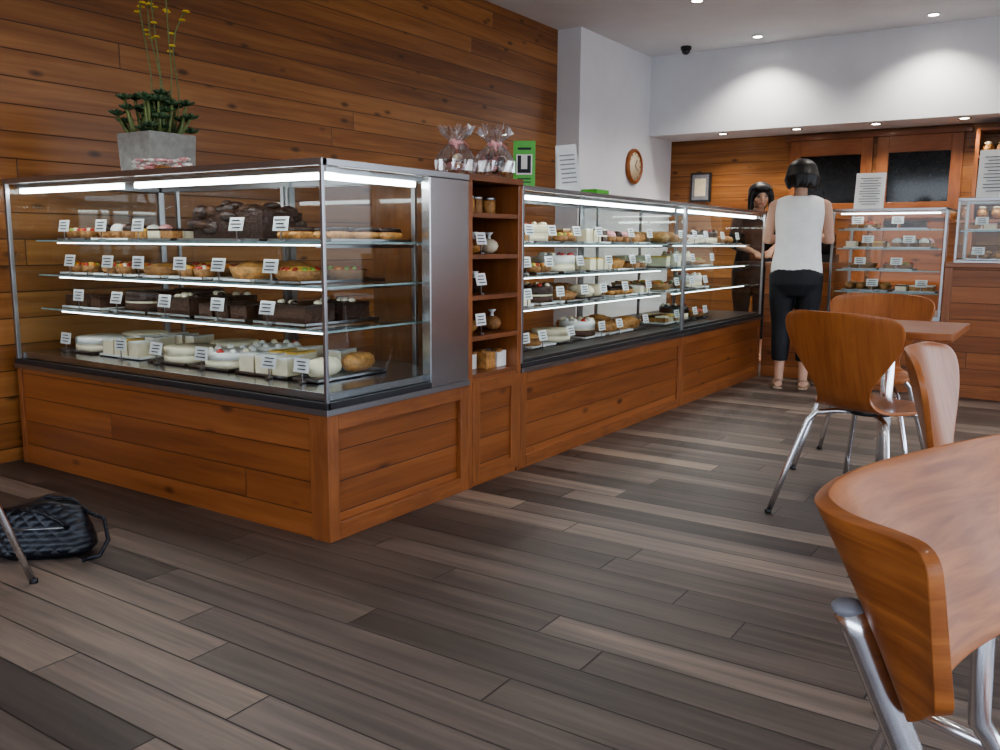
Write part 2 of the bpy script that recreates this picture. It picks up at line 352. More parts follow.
# long cabinets
def longcab(ya,yb,sh,zt):
    e=empty('glass_display_cabinet',(X0-.35,(ya+yb)/2,0));xb=X0-.72;b=MB()
    b.box(xb,X0-.02,ya,yb,0,ZW-.02,BASEW);b.box(X0-.02,X0-.008,ya,yb,0,ZW-.02,BASEW)
    b.box(X0-.01,X0,ya,ya+.05,0,ZW-.02,TRIMW);b.box(X0-.01,X0,yb-.05,yb,0,ZW-.02,TRIMW)
    b.box(X0-.01,X0,ya+.05,yb-.05,0,.055,TRIMH);b.box(X0-.01,X0,ya+.05,yb-.05,ZW-.07,ZW-.02,TRIMH)
    b.build('timber_base',e,bevel=.002);b=MB()
    b.box(xb,X0+.008,ya,yb,ZW-.02,ZW,RAIL);b.box(xb+.01,X0-.02,ya+.01,yb-.01,ZW,.49,DARKM);b.box(X0-.012,X0+.004,ya,yb,ZW,ZW+.022,DARKM)
    for y in (ya,yb-.016): 
        b.box(X0-.016,X0,y,y+.016,ZW,zt,RAIL);b.box(xb,xb+.016,y,y+.016,ZW,zt,RAIL);b.box(xb,X0,y,y+.016,zt-.02,zt,RAIL)
    b.box(X0-.018,X0+.003,ya,yb,zt-.02,zt,RAIL);b.box(xb,xb+.018,ya,yb,zt-.02,zt,RAIL)
    n=3
    for i in range(n):
        y=ya+.12+(yb-ya-.24)*i/(n-1)
        b.box(xb+.05,xb+.065,y-.01,y+.01,.49,zt,RAIL)
        for z in sh: b.box(xb+.06,X0-.2,y-.006,y+.006,z-.022,z-.008,RAIL)
    b.build('steel_frame',e,bevel=.0015);b=MB();x=X0-.004
    b.quad((x,ya,ZW),(x,yb,ZW),(x,yb,zt-.01),(x,ya,zt-.01),GLASS)
    b.quad((xb,yb-.006,ZW),(X0,yb-.006,ZW),(X0,yb-.006,zt-.01),(xb,yb-.006,zt-.01),GLASS)
    b.quad((xb,ya+.006,ZW),(X0,ya+.006,ZW),(X0,ya+.006,zt-.01),(xb,ya+.006,zt-.01),GLASS)
    b.quad((xb,ya,zt-.004),(X0,ya,zt-.004),(X0,yb,zt-.004),(xb,yb,zt-.004),GLASS)
    b.build('glass_panes',e);b=MB()
    for z in sh:
        b.quad((xb+.06,ya+.04,z),(X0-.1,ya+.04,z),(X0-.1,yb-.04,z),(xb+.06,yb-.04,z),SHELFG)
        b.box(X0-.1,X0-.097,ya+.04,yb-.04,z-.006,z+.001,GEDGE)
    b.build('glass_shelves',e);b=MB()
    b.box(X0-.085,X0-.06,ya+.05,yb-.05,zt-.052,zt-.036,TUBE)
    for z in sh: b.box(X0-.128,X0-.112,ya+.1,yb-.1,z-.013,z-.009,TUBE2)
    b.build('light_tubes',e);b=MB();b.box(X0-.09,X0-.04,ya+.03,yb-.03,zt-.036,zt-.022,RAIL);b.build('light_housing',e)
longcab(Y2+.002,Y3,SH,ZT2);longcab(Y3+.003,Y4,SH,ZT2)
# ------------------------------------------------------------------ food
def card(b,x,y,z,face,w=.076,h=.05):
    lean=rnd.uniform(.12,.26)
    if face=='y':
        b.obox((x,y,z+.062),(w,.002,h),PAPER,(-lean,0,0));b.obox((x,y,z+.02),(.004,.004,.04),RAIL);b.obox((x,y,z+.003),(.02,.02,.006),RAIL)
        for i in range(3): b.obox((x+rnd.uniform(-.004,.004),y-.0024-(i-1)*.013*-math.tan(lean)*-1,z+.062+(i-1)*-.013),(w*rnd.uniform(.5,.75),.0012,.004),INK,(-lean,0,0))
    else:
        b.obox((x,y,z+.062),(.002,w,h),PAPER,(0,-lean,0));b.obox((x,y,z+.02),(.004,.004,.04),RAIL);b.obox((x,y,z+.003),(.02,.02,.006),RAIL)
        for i in range(3): b.obox((x+.0024-(i-1)*.013*math.tan(lean),y+rnd.uniform(-.004,.004),z+.062+(i-1)*.013),(.0012,w*rnd.uniform(.5,.75),.004),INK,(0,-lean,0))
def tart(b,x,y,z,r,top,crust=CRUST,h=.03):
    b.lathe((x,y,z),[(r*.8,0),(r,h),(r*.93,h*1.05),(r*.88,h*.8)],crust,16)
    b.lathe((x,y,z+h*.55),[(r*.88,0),(r*.86,h*.35),(r*.5,h*.75),(.002,h*.9)],top,14)
    if top in (YELL,CREAM,ORNG) and r>.03:
        nn=5 if r<.06 else 12
        for k in range(nn):
            a=k*6.283/nn;b.ell((x+r*.62*math.cos(a),y+r*.62*math.sin(a),z+h*1.1),(.012,.012,.010),rnd.choice([RED,ORNG,GREENF]),seg=8,rings=5)
def roundcake(b,x,y,z,r,h,body,ice,dec=True):
    b.lathe((x,y,z),[(r,0),(r,h*.42)],body,24);b.lathe((x,y,z+h*.42),[(r*.985,0),(r*.985,h*.1)],CREAM,24);b.lathe((x,y,z+h*.52),[(r,0),(r,h*.4),(r*.95,h*.48),(.01,h*.48)],ice,24)
    if dec:
        for k in range(10):
            a=k*.628;b.ell((x+r*.8*math.cos(a),y+r*.8*math.sin(a),z+h*1.03),(.015,.015,.013),rnd.choice([ice,CREAM,ice,RED]),seg=8,rings=5)
def wedge(b,x,y,z,l,h,body,ice,rot):
    c,s=math.cos(rot),math.sin(rot);P=[(0,-.036),(l,-.006),(l,.006),(0,.036)]
    for (z0,z1,m) in ((0,.45,body),(.45,.55,CREAM),(.55,.9,body),(.9,1,ice)):
        vs=[(x+q[0]*c-q[1]*s,y+q[0]*s+q[1]*c,z+h*zz) for zz in (z0,z1) for q in P]
        b.add(vs,[(3,2,1,0),(4,5,6,7),(0,1,5,4),(1,2,6,5),(2,3,7,6),(3,0,4,7)],m)
def slab(b,x,y,z,w,d,h,body,ice,rot=0):
    b.obox((x,y,z+h*.4),(w,d,h*.8),body,(0,0,rot));b.obox((x,y,z+h*.9),(w*1.01,d*1.01,h*.2),ice,(0,0,rot))
def roll(b,x,y,z,l,r,m,rot=0):
    c,s=math.cos(rot),math.sin(rot);pts=[];rr=[]
    for k in range(9):
        q=-1+k/4;pts.append((x+c*q*l/2,y+s*q*l/2,z+r));rr.append(r*max(.15,math.sqrt(max(0,1-q**4)))*(1+.06*(k%2)))
    b.tube(pts,rr,m,10,.9)
def tray(b,x0,x1,y0,y1,z,m=None):
    m=m or RAIL;b.box(x0,x1,y0,y1,z,z+.003,m)
    for q in ((x0,x0+.003,y0,y1),(x1-.003,x1,y0,y1),(x0,x1,y0,y0+.003),(x0,x1,y1-.003,y1)): b.box(*q,z,z+.011,m)
def place(b,kind,x,y,z,face):
    o=rnd.uniform(-.15,.15)
    if kind=='tart': tart(b,x,y,z,.042,rnd.choice([YELL,YELL,RED,ORNG,CREAM]),h=.036)
    elif kind=='choctart': tart(b,x,y,z,.042,CHOC,h=.036)
    elif kind=='flan': tart(b,x,y,z,.10,rnd.choice([YELL,GOLD,ORNG]),h=.04)
    elif kind=='pie': tart(b,x,y,z,.09,GOLD,GOLD,h=.05)
    elif kind=='wedge': wedge(b,x,y,z,.11,.075,rnd.choice([CREAM,CHOC2,GOLD]),rnd.choice([WHITEC,CHOC,CREAM]),(math.pi/2 if face=='y' else math.pi)+o)
    elif kind=='cheese': wedge(b,x,y,z,.12,.07,CREAM,rnd.choice([WHITEC,YELL,WHITEC]),(math.pi/2 if face=='y' else math.pi)+o)
    elif kind=='cheesewhole': roundcake(b,x,y,z,.105,.06,CREAM,rnd.choice([WHITEC,CREAM,CREAM]),rnd.random()<.4)
    elif kind=='brownie': slab(b,x,y,z,.08,.06,.055,CHOC2,CHOC,o)
    elif kind=='slice': slab(b,x,y,z,.07,.05,.045,rnd.choice([CREAM,CRUST,GOLD]),rnd.choice([WHITEC,CHOC,PINK,YELL]),o)
    elif kind=='cake': roundcake(b,x,y,z,.10,.085,rnd.choice([CREAM,CHOC2]),rnd.choice([WHITEC,CHOC,CREAM]))
    elif kind=='choccake': roundcake(b,x,y,z,.11,.085,CHOC2,CHOC,False)
    elif kind=='chocslab':
        slab(b,x,y,z,.22,.15,.07,CHOC2,CHOC,o*.4)
        for k in range(6): b.ell((x-.08+k*.032,y+rnd.uniform(-.05,.05),z+.074),(.016,.016,.010),rnd.choice([CHOC,CREAM]),seg=8,rings=5)
    elif kind=='roll': roll(b,x,y,z,.12,.03,rnd.choice([GOLD,CRUST]),o+(0 if face=='x' else 1.57))
    elif kind=='bread': roll(b,x,y,z,.16,.04,rnd.choice([GOLD,CREAM,CRUST]),o+(0 if face=='x' else 1.57))
    elif kind=='eclair': roll(b,x,y,z,.12,.02,GOLD,o+(0 if face=='x' else 1.57));roll(b,x,y,z+.024,.11,.014,CHOC,o+(0 if face=='x' else 1.57))
    elif kind=='cup': b.cyl((x,y,z),.027,.036,CRUST,12,.036);b.ell((x,y,z+.042),(.034,.034,.026),rnd.choice([WHITEC,PINK,CHOC]),seg=10,rings=6)
SP={'tart':.1,'choctart':.1,'flan':.22,'pie':.2,'wedge':.09,'cheese':.09,'cheesewhole':.23,'brownie':.095,'slice':.085,'cake':.225,'choccake':.24,'chocslab':.26,'roll':.075,'bread':.11,'eclair':.06,'cup':.085}
DP={'tart':.1,'choctart':.1,'flan':.22,'pie':.2,'wedge':.14,'cheese':.14,'cheesewhole':.23,'brownie':.075,'slice':.07,'cake':.225,'choccake':.24,'chocslab':.19,'roll':.14,'bread':.18,'eclair':.14,'cup':.085}
def fill(b,cards,seq,a0,a1,d0,d1,z,face):
    a=a0;i=0
    while a<a1-.12:
        k=seq[i%len(seq)];i+=1;sp=SP[k];n=max(1,int(.3/sp)) if sp<.15 else 1;wd=min(n*sp+.02,a1-a)
        if wd<sp: k='slice';sp=SP[k]
        n=max(1,int((wd-.01)/sp));wd=n*sp+.015
        nd=max(1,int(abs(d1-d0)*(.95)/DP[k]));nd=min(nd,rnd.choice([2,3,4]))
        sg=1 if d1>d0 else -1;dep=nd*DP[k]
        dd0=d0;dd1=d0+sg*(dep+.01)
        if face=='y': tray(b,a,a+wd,dd0,dd1,z,rnd.choice([RAIL,PAPER,RAIL]))
        else: tray(b,dd1,dd0,a,a+wd,z,rnd.choice([RAIL,PAPER,RAIL]))
        for p_ in range(n):
            for q in range(nd):
                if rnd.random()<(.12 if q else .05) and n>1: continue
                aa=a+.0075+sp*(p_+.5);dd=d0+sg*(.005+DP[k]*(q+.5))
                if k in('wedge','cheese'): dd=d0+sg*(.01+DP[k]*q)
                if face=='y': place(b,k,aa,dd,z+.004,face)
                else: place(b,k,dd,aa,z+.004,face)
        if face=='y': card(cards,a+wd*rnd.uniform(.25,.75),d0-.02,z+.001,'y')
        else: card(cards,d0+.02,a+wd*rnd.uniform(.25,.75),z+.001,'x')
        a+=wd+rnd.uniform(.01,.065)
cards=MB()
xa=XL+.12;xz=X0-.13;da=Y0+.16;dz=Y1-.1
b=MB();fill(b,cards,['tart','cup','slice','eclair'],xa,-2.98,da,dz,SH[0],'y');fill(b,cards,['eclair','slice'],-2.46,xz,da,dz,SH[0],'y');b.build('small_cake_assortment')
b=MB()
tray(b,-2.98,-2.5,da,da+.3,SH[0])
for k in range(90):
    q=rnd.uniform(-1,1);w_=rnd.uniform(-1,1);top=.15*(1-.5*abs(q)**3)
    b.ell((-2.74+q*.20,da+.15+w_*.1,SH[0]+.03+rnd.uniform(.1,1)*(top-.035)),(rnd.uniform(.025,.045),rnd.uniform(.02,.04),rnd.uniform(.016,.028)),CHOC if rnd.random()<.85 else CHOC2,seg=9,rings=6)
b.obox((-2.74,da+.15,SH[0]+.058),(.40,.2,.105),CHOC)
b.build('chocolate_gateau');card(cards,-2.60,da-.02,SH[0]+.001,'y')
b=MB();fill(b,cards,['tart','tart','flan','tart','pie','flan','pie','wedge'],xa,xz,da,dz,SH[1],'y');b.build('fruit_tart_assortment')
b=MB();fill(b,cards,['brownie','choccake','chocslab','brownie','chocslab','choccake','chocslab'],xa,xz,da,dz,SH[2],'y');b.build('chocolate_slice_assortment')
b=MB();fill(b,cards,['cheesewhole','cheese','cheesewhole','cheesewhole','cheese','bread','pie','flan'],xa,xz,da-.02,dz,DECK+.002,'y');b.build('cheesecake_assortment')
da=X0-.17;dz=X0-.64
seqs=[['slice','cake','tart','wedge','cup','roll'],['flan','tart','cake','cheese','pie','slice'],['cheese','cake','flan','bread','eclair','cheesewhole'],['bread','flan','cheesewhole','cake','roll','pie']]
b=MB()
for z,sq in zip(SH+[.492],seqs): fill(b,cards,sq,Y2+.1,Y3-.08,da,dz,z,'x')
b.build('pastry_assortment')
b=MB()
for z,sq in zip(SH+[.492],seqs[::-1]): fill(b,cards,sq,Y3+.12,Y4-.55 if z<.9 else Y4-.1,da,dz,z,'x')
b.build('pastry_assortment')
# tower contents
b=MB()
for i,z in enumerate(SHT):
    for k in range(4):
        y=Y1+.075+k*.082;x=X0-.09-rnd.uniform(0,.05)
        if i==0:
            b.obox((x,y,z+.035),(.09,.07,.068),WHITEC if k%2 else GOLD)
            for q in range(6): b.ell((x+rnd.uniform(-.03,.05),y+rnd.uniform(-.03,.03),z+.07),(.018,.018,.007),rnd.choice([GOLD,CRUST]),seg=8,rings=5)
        elif i==4:
            b.cyl((x,y,z),.03,.06,GOLD if k%2 else CRUST,14);b.cyl((x,y,z+.06),.031,.012,RAIL,14)
        elif k%2==i%2:
            b.ell((x,y,z+.032),(.045,.034,.032),rnd.choice([GOLD,CRUST,CREAM,CHOC2]),seg=10,rings=6);b.tube([(x,y,z+.05),(x,y,z+.075),(x,y,z+.09)],[.012,.006,.02],PAPER,8)
    if i in (1,2,3): card(cards,X0-.03,Y1+.13,z+.001,'x',.07,.05)
b.build('packaged_biscuits')
cards.build('price_tickets')
# ------------------------------------------------------------------ back counter
e=empty('glass_display_cabinet',(-1.14,6.8,0));b=MB();yb=6.46;xa,xz=-1.5,-.77
b.box(xa,xz,yb+.01,7.1,0,.5,BASEW);b.box(xa,xz,yb,yb+.012,0,.06,TRIMH);b.box(xa,xz,yb,yb+.012,.43,.5,TRIMH);b.box(xa,xa+.05,yb,yb+.012,.06,.43,TRIMW);b.box(xz-.05,xz,yb,yb+.012,.06,.43,TRIMW);b.build('timber_base',e,bevel=.002)
b=MB();b.box(xa,xz,yb,7.1,.5,.53,RAIL)
for x in (xa,xz-.016):
    for y in (yb,7.08): b.box(x,x+.016,y,y+.016,.53,1.25,RAIL)
    b.box(x,x+.016,yb,7.096,1.235,1.25,RAIL)
for y in (yb,7.08): b.box(xa,xz,y,y+.016,1.235,1.25,RAIL)
b.build('steel_frame',e,bevel=.001)
b=MB();b.quad((xa,yb+.004,.53),(xz,yb+.004,.53),(xz,yb+.004,1.24),(xa,yb+.004,1.24),GLASS)
for x in (xa+.004,xz-.004): b.quad((x,yb,.53),(x,7.09,.53),(x,7.09,1.24),(x,yb,1.24),GLASS)
b.quad((xa,yb,1.243),(xz,yb,1.243),(xz,7.09,1.243),(xa,7.09,1.243),GLASS);b.build('glass_panes',e)
b=MB()
for z in (.68,.83,.98,1.11):
    b.quad((xa+.03,yb+.08,z),(xz-.03,yb+.08,z),(xz-.03,7.05,z),(xa+.03,7.05,z),SHELFG);b.box(xa+.03,xz-.03,yb+.077,yb+.08,z-.008,z+.001,GEDGE)
b.build('glass_shelves',e);b=MB();b.box(xa+.05,xz-.05,yb+.04,yb+.055,1.212,1.222,TUBE2)
b.build('light_tubes',e)
b=MB();c2=MB()
for z,sq in ((.531,['brownie','roll']),(.68,['roll','slice']),(.83,['flan','tart']),(.98,['slice','cup']),(1.11,['tart','brownie'])): fill(b,c2,sq,xa+.06,xz-.05,yb+.12,6.95,z,'y')
b.build('sweet_pie_assortment');c2.build('price_tickets')
# right-hand counter with small case
e=empty('timber_counter',(.4,6.8,0));b=MB();xa,xz=-.765,1.9
b.box(xa,xz,yb+.01,7.1,0,.86,BASEW);b.box(xa,xz,yb-.01,7.12,.86,.89,TRIMH);b.box(xa,xz,yb,yb+.012,0,.07,TRIMH);b.box(xa,xa+.05,yb,yb+.012,.07,.86,TRIMW);b.build('counter_body',e,bevel=.003)
e=empty('countertop_glass_case',(.1,6.8,.9));b=MB();xa,xz=-.72,.9
b.box(xa,xz,yb+.03,7.05,.891,.905,RAIL)
for x in (xa,xz-.014):
    for y in (yb+.03,7.03): b.box(x,x+.014,y,y+.014,.905,1.3,RAIL)
for y in (yb+.03,7.036): b.box(xa,xz,y,y+.014,1.29,1.31,RAIL)
b.build('steel_frame',e,bevel=.001);b=MB();b.quad((xa,yb+.035,.9),(xz,yb+.035,.9),(xz,yb+.035,1.3),(xa,yb+.035,1.3),GLASS);b.quad((xa,yb+.035,1.3),(xz,yb+.035,1.3),(xz,7.04,1.3),(xa,7.04,1.3),GLASS)
b.quad((xa+.003,yb+.035,.9),(xa+.003,7.04,.9),(xa+.003,7.04,1.3),(xa+.003,yb+.035,1.3),GLASS)
b.quad((xa+.02,yb+.1,1.1),(xz-.02,yb+.1,1.1),(xz-.02,7.0,1.1),(xa+.02,7.0,1.1),SHELFG);b.box(xa+.02,xz-.02,yb+.097,yb+.1,1.092,1.101,GEDGE);b.build('glass_panes',e)
b=MB();c2=MB();fill(b,c2,['roll','flan','cake'],xa+.05,xz-.05,yb+.12,6.9,.906,'y');fill(b,c2,['slice','tart'],xa+.05,xz-.05,yb+.14,6.9,1.101,'y');b.build('savoury_assortment');c2.build('price_tickets')
# till counter
e=empty('till_counter',(-1.77,6.85,0));b=MB();b.box(X0+.01,-1.51,6.66,7.1,0,.84,BASEW);b.box(X0+.01,-1.51,6.64,7.12,.84,.87,TRIMH);b.build('counter_body',e,bevel=.003)
b=MB();b.box(-1.80,-1.56,6.82,7.02,.871,.93,BLACK);b.obox((-1.68,6.88,1.0),(.24,.02,.18),BLACK,(.25,0,0));b.box(-1.71,-1.65,6.90,6.94,.93,.98,BLACK);b.build('cash_register',bevel=.004)
# menus
def menu(x,y,z,w,h,rz):
    b=MB();R=Matrix.Translation((x,y,z))@Matrix.Rotation(rz,4,'Z')
    b.obox((0,0,h/2),(w,.004,h),PAPER,(-.15,0,0));b.obox((0,.03,.0035),(w,.09,.005),GEDGE)
    for k in range(11): b.obox((0,-.0035+(k-5)*.07*h*.15,h/2+(k-5)*.07*h),(w*(.7 if k%3 else .5),.001,h*.014),INK,(-.15,0,0))
    b.build('menu_stand',xf=R)
menu(-1.32,6.75,1.253,.20,.26,0);menu(-.53,6.7,1.312,.22,.32,0)
# picture and clock
b=MB();b.box(-3.53,-3.31,YK-.03,YK-.002,1.44,1.74,DARKM);b.box(-3.51,-3.33,YK-.034,YK-.03,1.46,1.72,GREYB);b.box(-3.48,-3.36,YK-.036,YK-.034,1.5,1.68,CREAM);b.build('framed_picture',bevel=.002)
b=MB();R=Matrix.Translation((XJ+.001,8.0,1.75))@Matrix.Rotation(math.pi/2,4,'Y')
e=empty('wall_clock',(XJ,8.0,1.75))
b.lathe((0,0,0),[(.165,0),(.17,.01),(.168,.03),(.15,.042),(.138,.035),(.136,.02)],CHAIRW,40);b.build('rim',e,xf=R)
b=MB();b.lathe((0,0,.018),[(.137,0),(.137,.006)],CREAM,40)
for k in range(12): b.obox((.118*math.cos(k*math.pi/6),.118*math.sin(k*math.pi/6),.026),(.02,.006,.002),INK,(0,0,k*math.pi/6))
b.obox((-.03,0.02,.028),(.085,.008,.002),INK,(0,0,-.6));b.obox((.02,.04,.03),(.1,.005,.002),INK,(0,0,1.1));b.build('face',e,xf=R)
# bread shelves
e=empty('bread_shelf',(-.1,8.8,0));b=MB();xa,xz=-.86,.7
for x in (xa,xz-.03): b.box(x,x+.03,8.6,YK-.002,0,2.0,TRIMW)
for z in (.9,1.2,1.46,1.74,1.97): b.box(xa+.03,xz-.03,8.6,YK-.002,z,z+.025,DARKW)
b.build('carcass',e,bevel=.002)
b=MB()
for z in (1.225,1.485,1.765):
    for k in range(13):
        x=xa+.09+k*.108;b.ell((x,8.72,z+.055),(.05,.11,.055),rnd.choice([GOLD,CRUST,GOLD]));
        for q in range(3): b.ell((x,8.64+q*.06,z+.102),(.03,.008,.012),CREAM,seg=8,rings=5)
b.build('bread_loaves')
# ------------------------------------------------------------------ things on top of cabinets
CONC=simple('concrete',(.30,.29,.27),.85,bs=.3,scale=25,var=.12);SOIL=simple('soil',(.03,.02,.015),.9)
LEAF=simple('succulent_leaf',(.045,.095,.04),.5,var=.3,scale=12);LEAF2=simple('succulent_leaf_tip',(.09,.15,.07),.5);STEM=simple('stem',(.16,.20,.07),.5);FLW=simple('yellow_flower',(.75,.55,.06),.5)
px,py,pz=-3.41,2.42,ZT
e=empty('potted_succulent',(px,py,pz));b=MB()
h=.195;a0,a1=.108,.117
vs=[];
for (a,z) in ((a0,0),(a1,h),(a1-.02,h),(a1-.025,h-.04)): vs+=[(px-a,py-a,pz+z),(px+a,py-a,pz+z),(px+a,py+a,pz+z),(px-a,py+a,pz+z)]
fs=[(3,2,1,0)]+[(k*4+i,k*4+(i+1)%4,k*4+4+(i+1)%4,k*4+4+i) for k in range(3) for i in range(4)]
b.add(vs,fs,CONC);b.quad(*[tuple(q) for q in vs[12:16]],SOIL);b.build('planter',e,bevel=.004)
b=MB();rr=random.Random(3)
for k in range(46):
    cx=px+rr.uniform(-.125,.125);cy=py+rr.uniform(-.12,.11);cz=pz+h+rr.uniform(.0,.19)*(1-.4*abs(cx-px)/.125)
    b.tube([(px+(cx-px)*.5,py+(cy-py)*.5,pz+h-.04),((cx+px)/2+(cx-px)*.3,(cy+py)/2+(cy-py)*.3,pz+h+.02),(cx,cy,cz)],[.009,.008,.006],STEM,6)
    for q in range(12):
        a=q*2.4;el=.1+.1*q;L=.052-.003*q;d=Vector((math.cos(a)*math.cos(el),math.sin(a)*math.cos(el),math.sin(el)))
        P=Vector((cx,cy,cz));b.tube([P,P+d*L*.5,P+d*L*.85,P+d*L],[.006,.011,.008,.001],LEAF if q<7 else LEAF2,6,.5)
b.build('leaves',e)
b=MB()
for (dx,dy,hh,bx) in ((-.06,0,.75,.05),(-.02,.03,.62,.0),(.07,0,.78,.16),(.05,.05,.5,.12),(-.03,.02,.8,.10)):
    pts=[(px+dx+bx*(q/6)**2,py+dy+.03*math.sin(q),pz+h+hh*q/6) for q in range(7)];b.tube(pts,[.003]*6+[.002],STEM,6)
    for q in range(6):
        zz=rr.uniform(.55,1);i=zz*6;i0=min(int(i),5);P=Vector(pts[i0]).lerp(Vector(pts[i0+1]),i-i0)
        D=Vector((rr.uniform(-.03,.03),rr.uniform(-.02,.02),.015));b.tube([P,P+D],[.0015,.0012],STEM,5)
        for g in range(5):
            a=g*1.257;b.ell(P+D+Vector((math.cos(a)*.008,math.sin(a)*.008,.004)),(.007,.007,.004),FLW,seg=6,rings=4)
b.build('flower_stems',e)
b=MB()
for k in range(34):
    x=-3.06+rnd.uniform(-.16,.14);y=2.2+rnd.uniform(-.04,.04);z=ZT+.012+rnd.uniform(0,.05)
    for g in range(5):
        a=g*1.257;b.ell((x+math.cos(a)*.011,y+math.sin(a)*.011,z),(.010,.010,.006),rnd.choice([PINK,WHITEC]),seg=6,rings=4)
b.tube([(-3.22,2.2,ZT+.01),(-3.1,2.21,ZT+.03),(-2.95,2.2,ZT+.012)],.008,CRUST,8);b.build('blossom_garland')
# cellophane gift bags
CELLO=glassm('cellophane',(.92,.88,.90),.7,.30)
def gift(x,y,z,col):
    e=empty('cellophane_gift_bag',(x,y,z));b=MB();r2=random.Random(int(x*100+y*1000))
    for k in range(26): b.ell((x+r2.uniform(-.05,.05),y+r2.uniform(-.05,.05),z+.016+r2.uniform(0,.075)),(.018,.018,.013),r2.choice([GOLD,CREAM,PINK,WHITEC,CHOC2]),seg=8,rings=6)
    b.build('sweets',e);b=MB();pr=[(.06,0),(.08,.025),(.082,.07),(.06,.11),(.03,.135),(.028,.15),(.055,.175),(.07,.205)]
    vs=[];fs=[];sg=40
    for (r,q) in pr:
        for i in range(sg): a=2*math.pi*i/sg;w_=r*(1+.12*math.sin(i*2.51+q*20)*(.6+q*4)+r2.uniform(-.05,.05));vs.append((x+w_*math.cos(a),y+w_*math.sin(a),z+.002+q+(r2.uniform(-.02,.02) if q>.19 else 0)))
    for k in range(len(pr)-1):
        for i in range(sg): fs.append((k*sg+i,k*sg+(i+1)%sg,(k+1)*sg+(i+1)%sg,(k+1)*sg+i))
    b.add(vs,fs,CELLO);b.build('wrapper',e);b=MB();b.lathe((x,y,z+.136),[(.029,0),(.032,.006),(.029,.014)],col,12)
    for s_ in (-1,1): b.tube([(x,y,z+.143),(x+.01,y+s_*.03,z+.155),(x+.03,y+s_*.045,z+.135),(x+.03,y+s_*.03,z+.10)],[.004,.008,.007,.003],col,6,.3)
    b.build('ribbon',e)
gift(-2.22,3.0,ZT+.006,PINK);gift(-2.12,3.14,ZT+.006,PINK)
GRN=simple('green_carton',(.10,.45,.05),.35,var=.05)
b=MB();RG=Matrix.Translation((-2.16,3.44,ZT2+.001))@Matrix.Rotation(.55,4,'Z')
b.box(-.05,.05,-.03,.03,0,.21,GRN)
b.box(-.036,.036,-.0315,-.03,.06,.15,WHITEC)
for (x0_,x1_,z0_,z1_) in ((-.03,-.014,.085,.145),(.014,.03,.085,.145),(-.03,.03,.068,.085)): b.box(x0_,x1_,-.033,-.0315,z0_,z1_,INK)
for (x0_,x1_,z0_,z1_) in ((-.03,.03,.17,.18),(-.03,.03,.025,.03),(-.03,.03,.04,.045)): b.box(x0_,x1_,-.0315,-.03,z0_,z1_,INK)
b.build('green_carton',bevel=.002,xf=RG)
b=MB();RG=Matrix.Translation((-2.16,3.87,ZT2+.001))@Matrix.Rotation(.75,4,'Z')@Matrix.Rotation(-.1,4,'Y')
b.obox((0,.0,.12),(.105,.003,.235),PAPER,(-.12,0,0));b.obox((0,.05,.117),(.105,.003,.235),PAPER,(.3,0,0))
for k in range(7): b.obox((0,-.003+(k-3)*.022*.12,.12+(k-3)*.022),(.075,.001,.006),GREYB,(-.12,0,0))
b.build('tent_sign',xf=RG)
b=MB();b.box(-2.2,-2.10,4.04,4.18,ZT2+.001,ZT2+.03,GRN);b.box(-2.19,-2.11,4.05,4.17,ZT2+.03,ZT2+.034,PAPER);b.build('leaflet_box',bevel=.002)
# ------------------------------------------------------------------ chairs
def chair(loc,rz):
    e=empty('dining_chair',(loc[0],loc[1],0));R=Matrix.Translation((loc[0],loc[1],0))@Matrix.Rotation(rz,4,'Z')
    st=[(.205,.405,.14,0),(.2,.418,.175,0),(.16,.43,.205,0),(.08,.432,.218,.004),(0,.424,.212,.008),(-.08,.418,.185,.008),(-.135,.425,.14,.006),(-.168,.45,.105,.006),(-.19,.49,.098,.01),(-.208,.54,.125,.018),(-.226,.60,.178,.034),(-.243,.66,.216,.048),(-.258,.715,.232,.055),(-.268,.75,.222,.052),(-.273,.768,.185,.04),(-.274,.775,.12,.02)]
    b=MB();vs=[];n=13
    for (y,z,hw,cu) in st:
        for i in range(n):
            t_=-1+2*i/(n-1);fwd=cu*t_*t_
            up=.012*t_*t_ if z<.45 and y>-.1 else 0
            vs.append((t_*hw,y+fwd,z+up))
    fs=[(k*n+i,k*n+i+1,(k+1)*n+i+1,(k+1)*n+i) for k in range(len(st)-1) for i in range(n-1)]
    b.add(vs,fs,CHAIRW,True)
    o=b.build('shell',e,solid=.012,sub=2)
    o.matrix_basis=Matrix.Rotation(rz,4,'Z')@Matrix.Translation(o.location+e.location)
    q=o.modifiers.new('b','BEVEL');q.width=.003;q.segments=2;q.limit_method='ANGLE'
    b=MB()
    b.cyl((0,0,.395),.075,.018,BLACK,20)
    for sx in (-1,1):
        for sy in (-1,1):
            pts=[(sx*.02,sy*.02,.402),(sx*.09,sy*.085,.40),(sx*.135,sy*.13,.392),(sx*.155,sy*.15,.36),(sx*.2,sy*.195,.18),(sx*.24,sy*.235,.01)]
            b.tube(pts,.0105,CHROME,10);b.cyl((sx*.242,sy*.237,0),.0125,.014,BLACK,10)
    b.build('legs',e,xf=R)
    return e
def toface(dx,dy): return math.atan2(dy,dx)-math.pi/2
chair((-.60,3.34),toface(.36,.93))
chair((-.77,4.15),toface(0,-1))
chair((-.04,2.15),toface(.99,-.02))
chair((-2.50,.94),toface(-.7,.7))
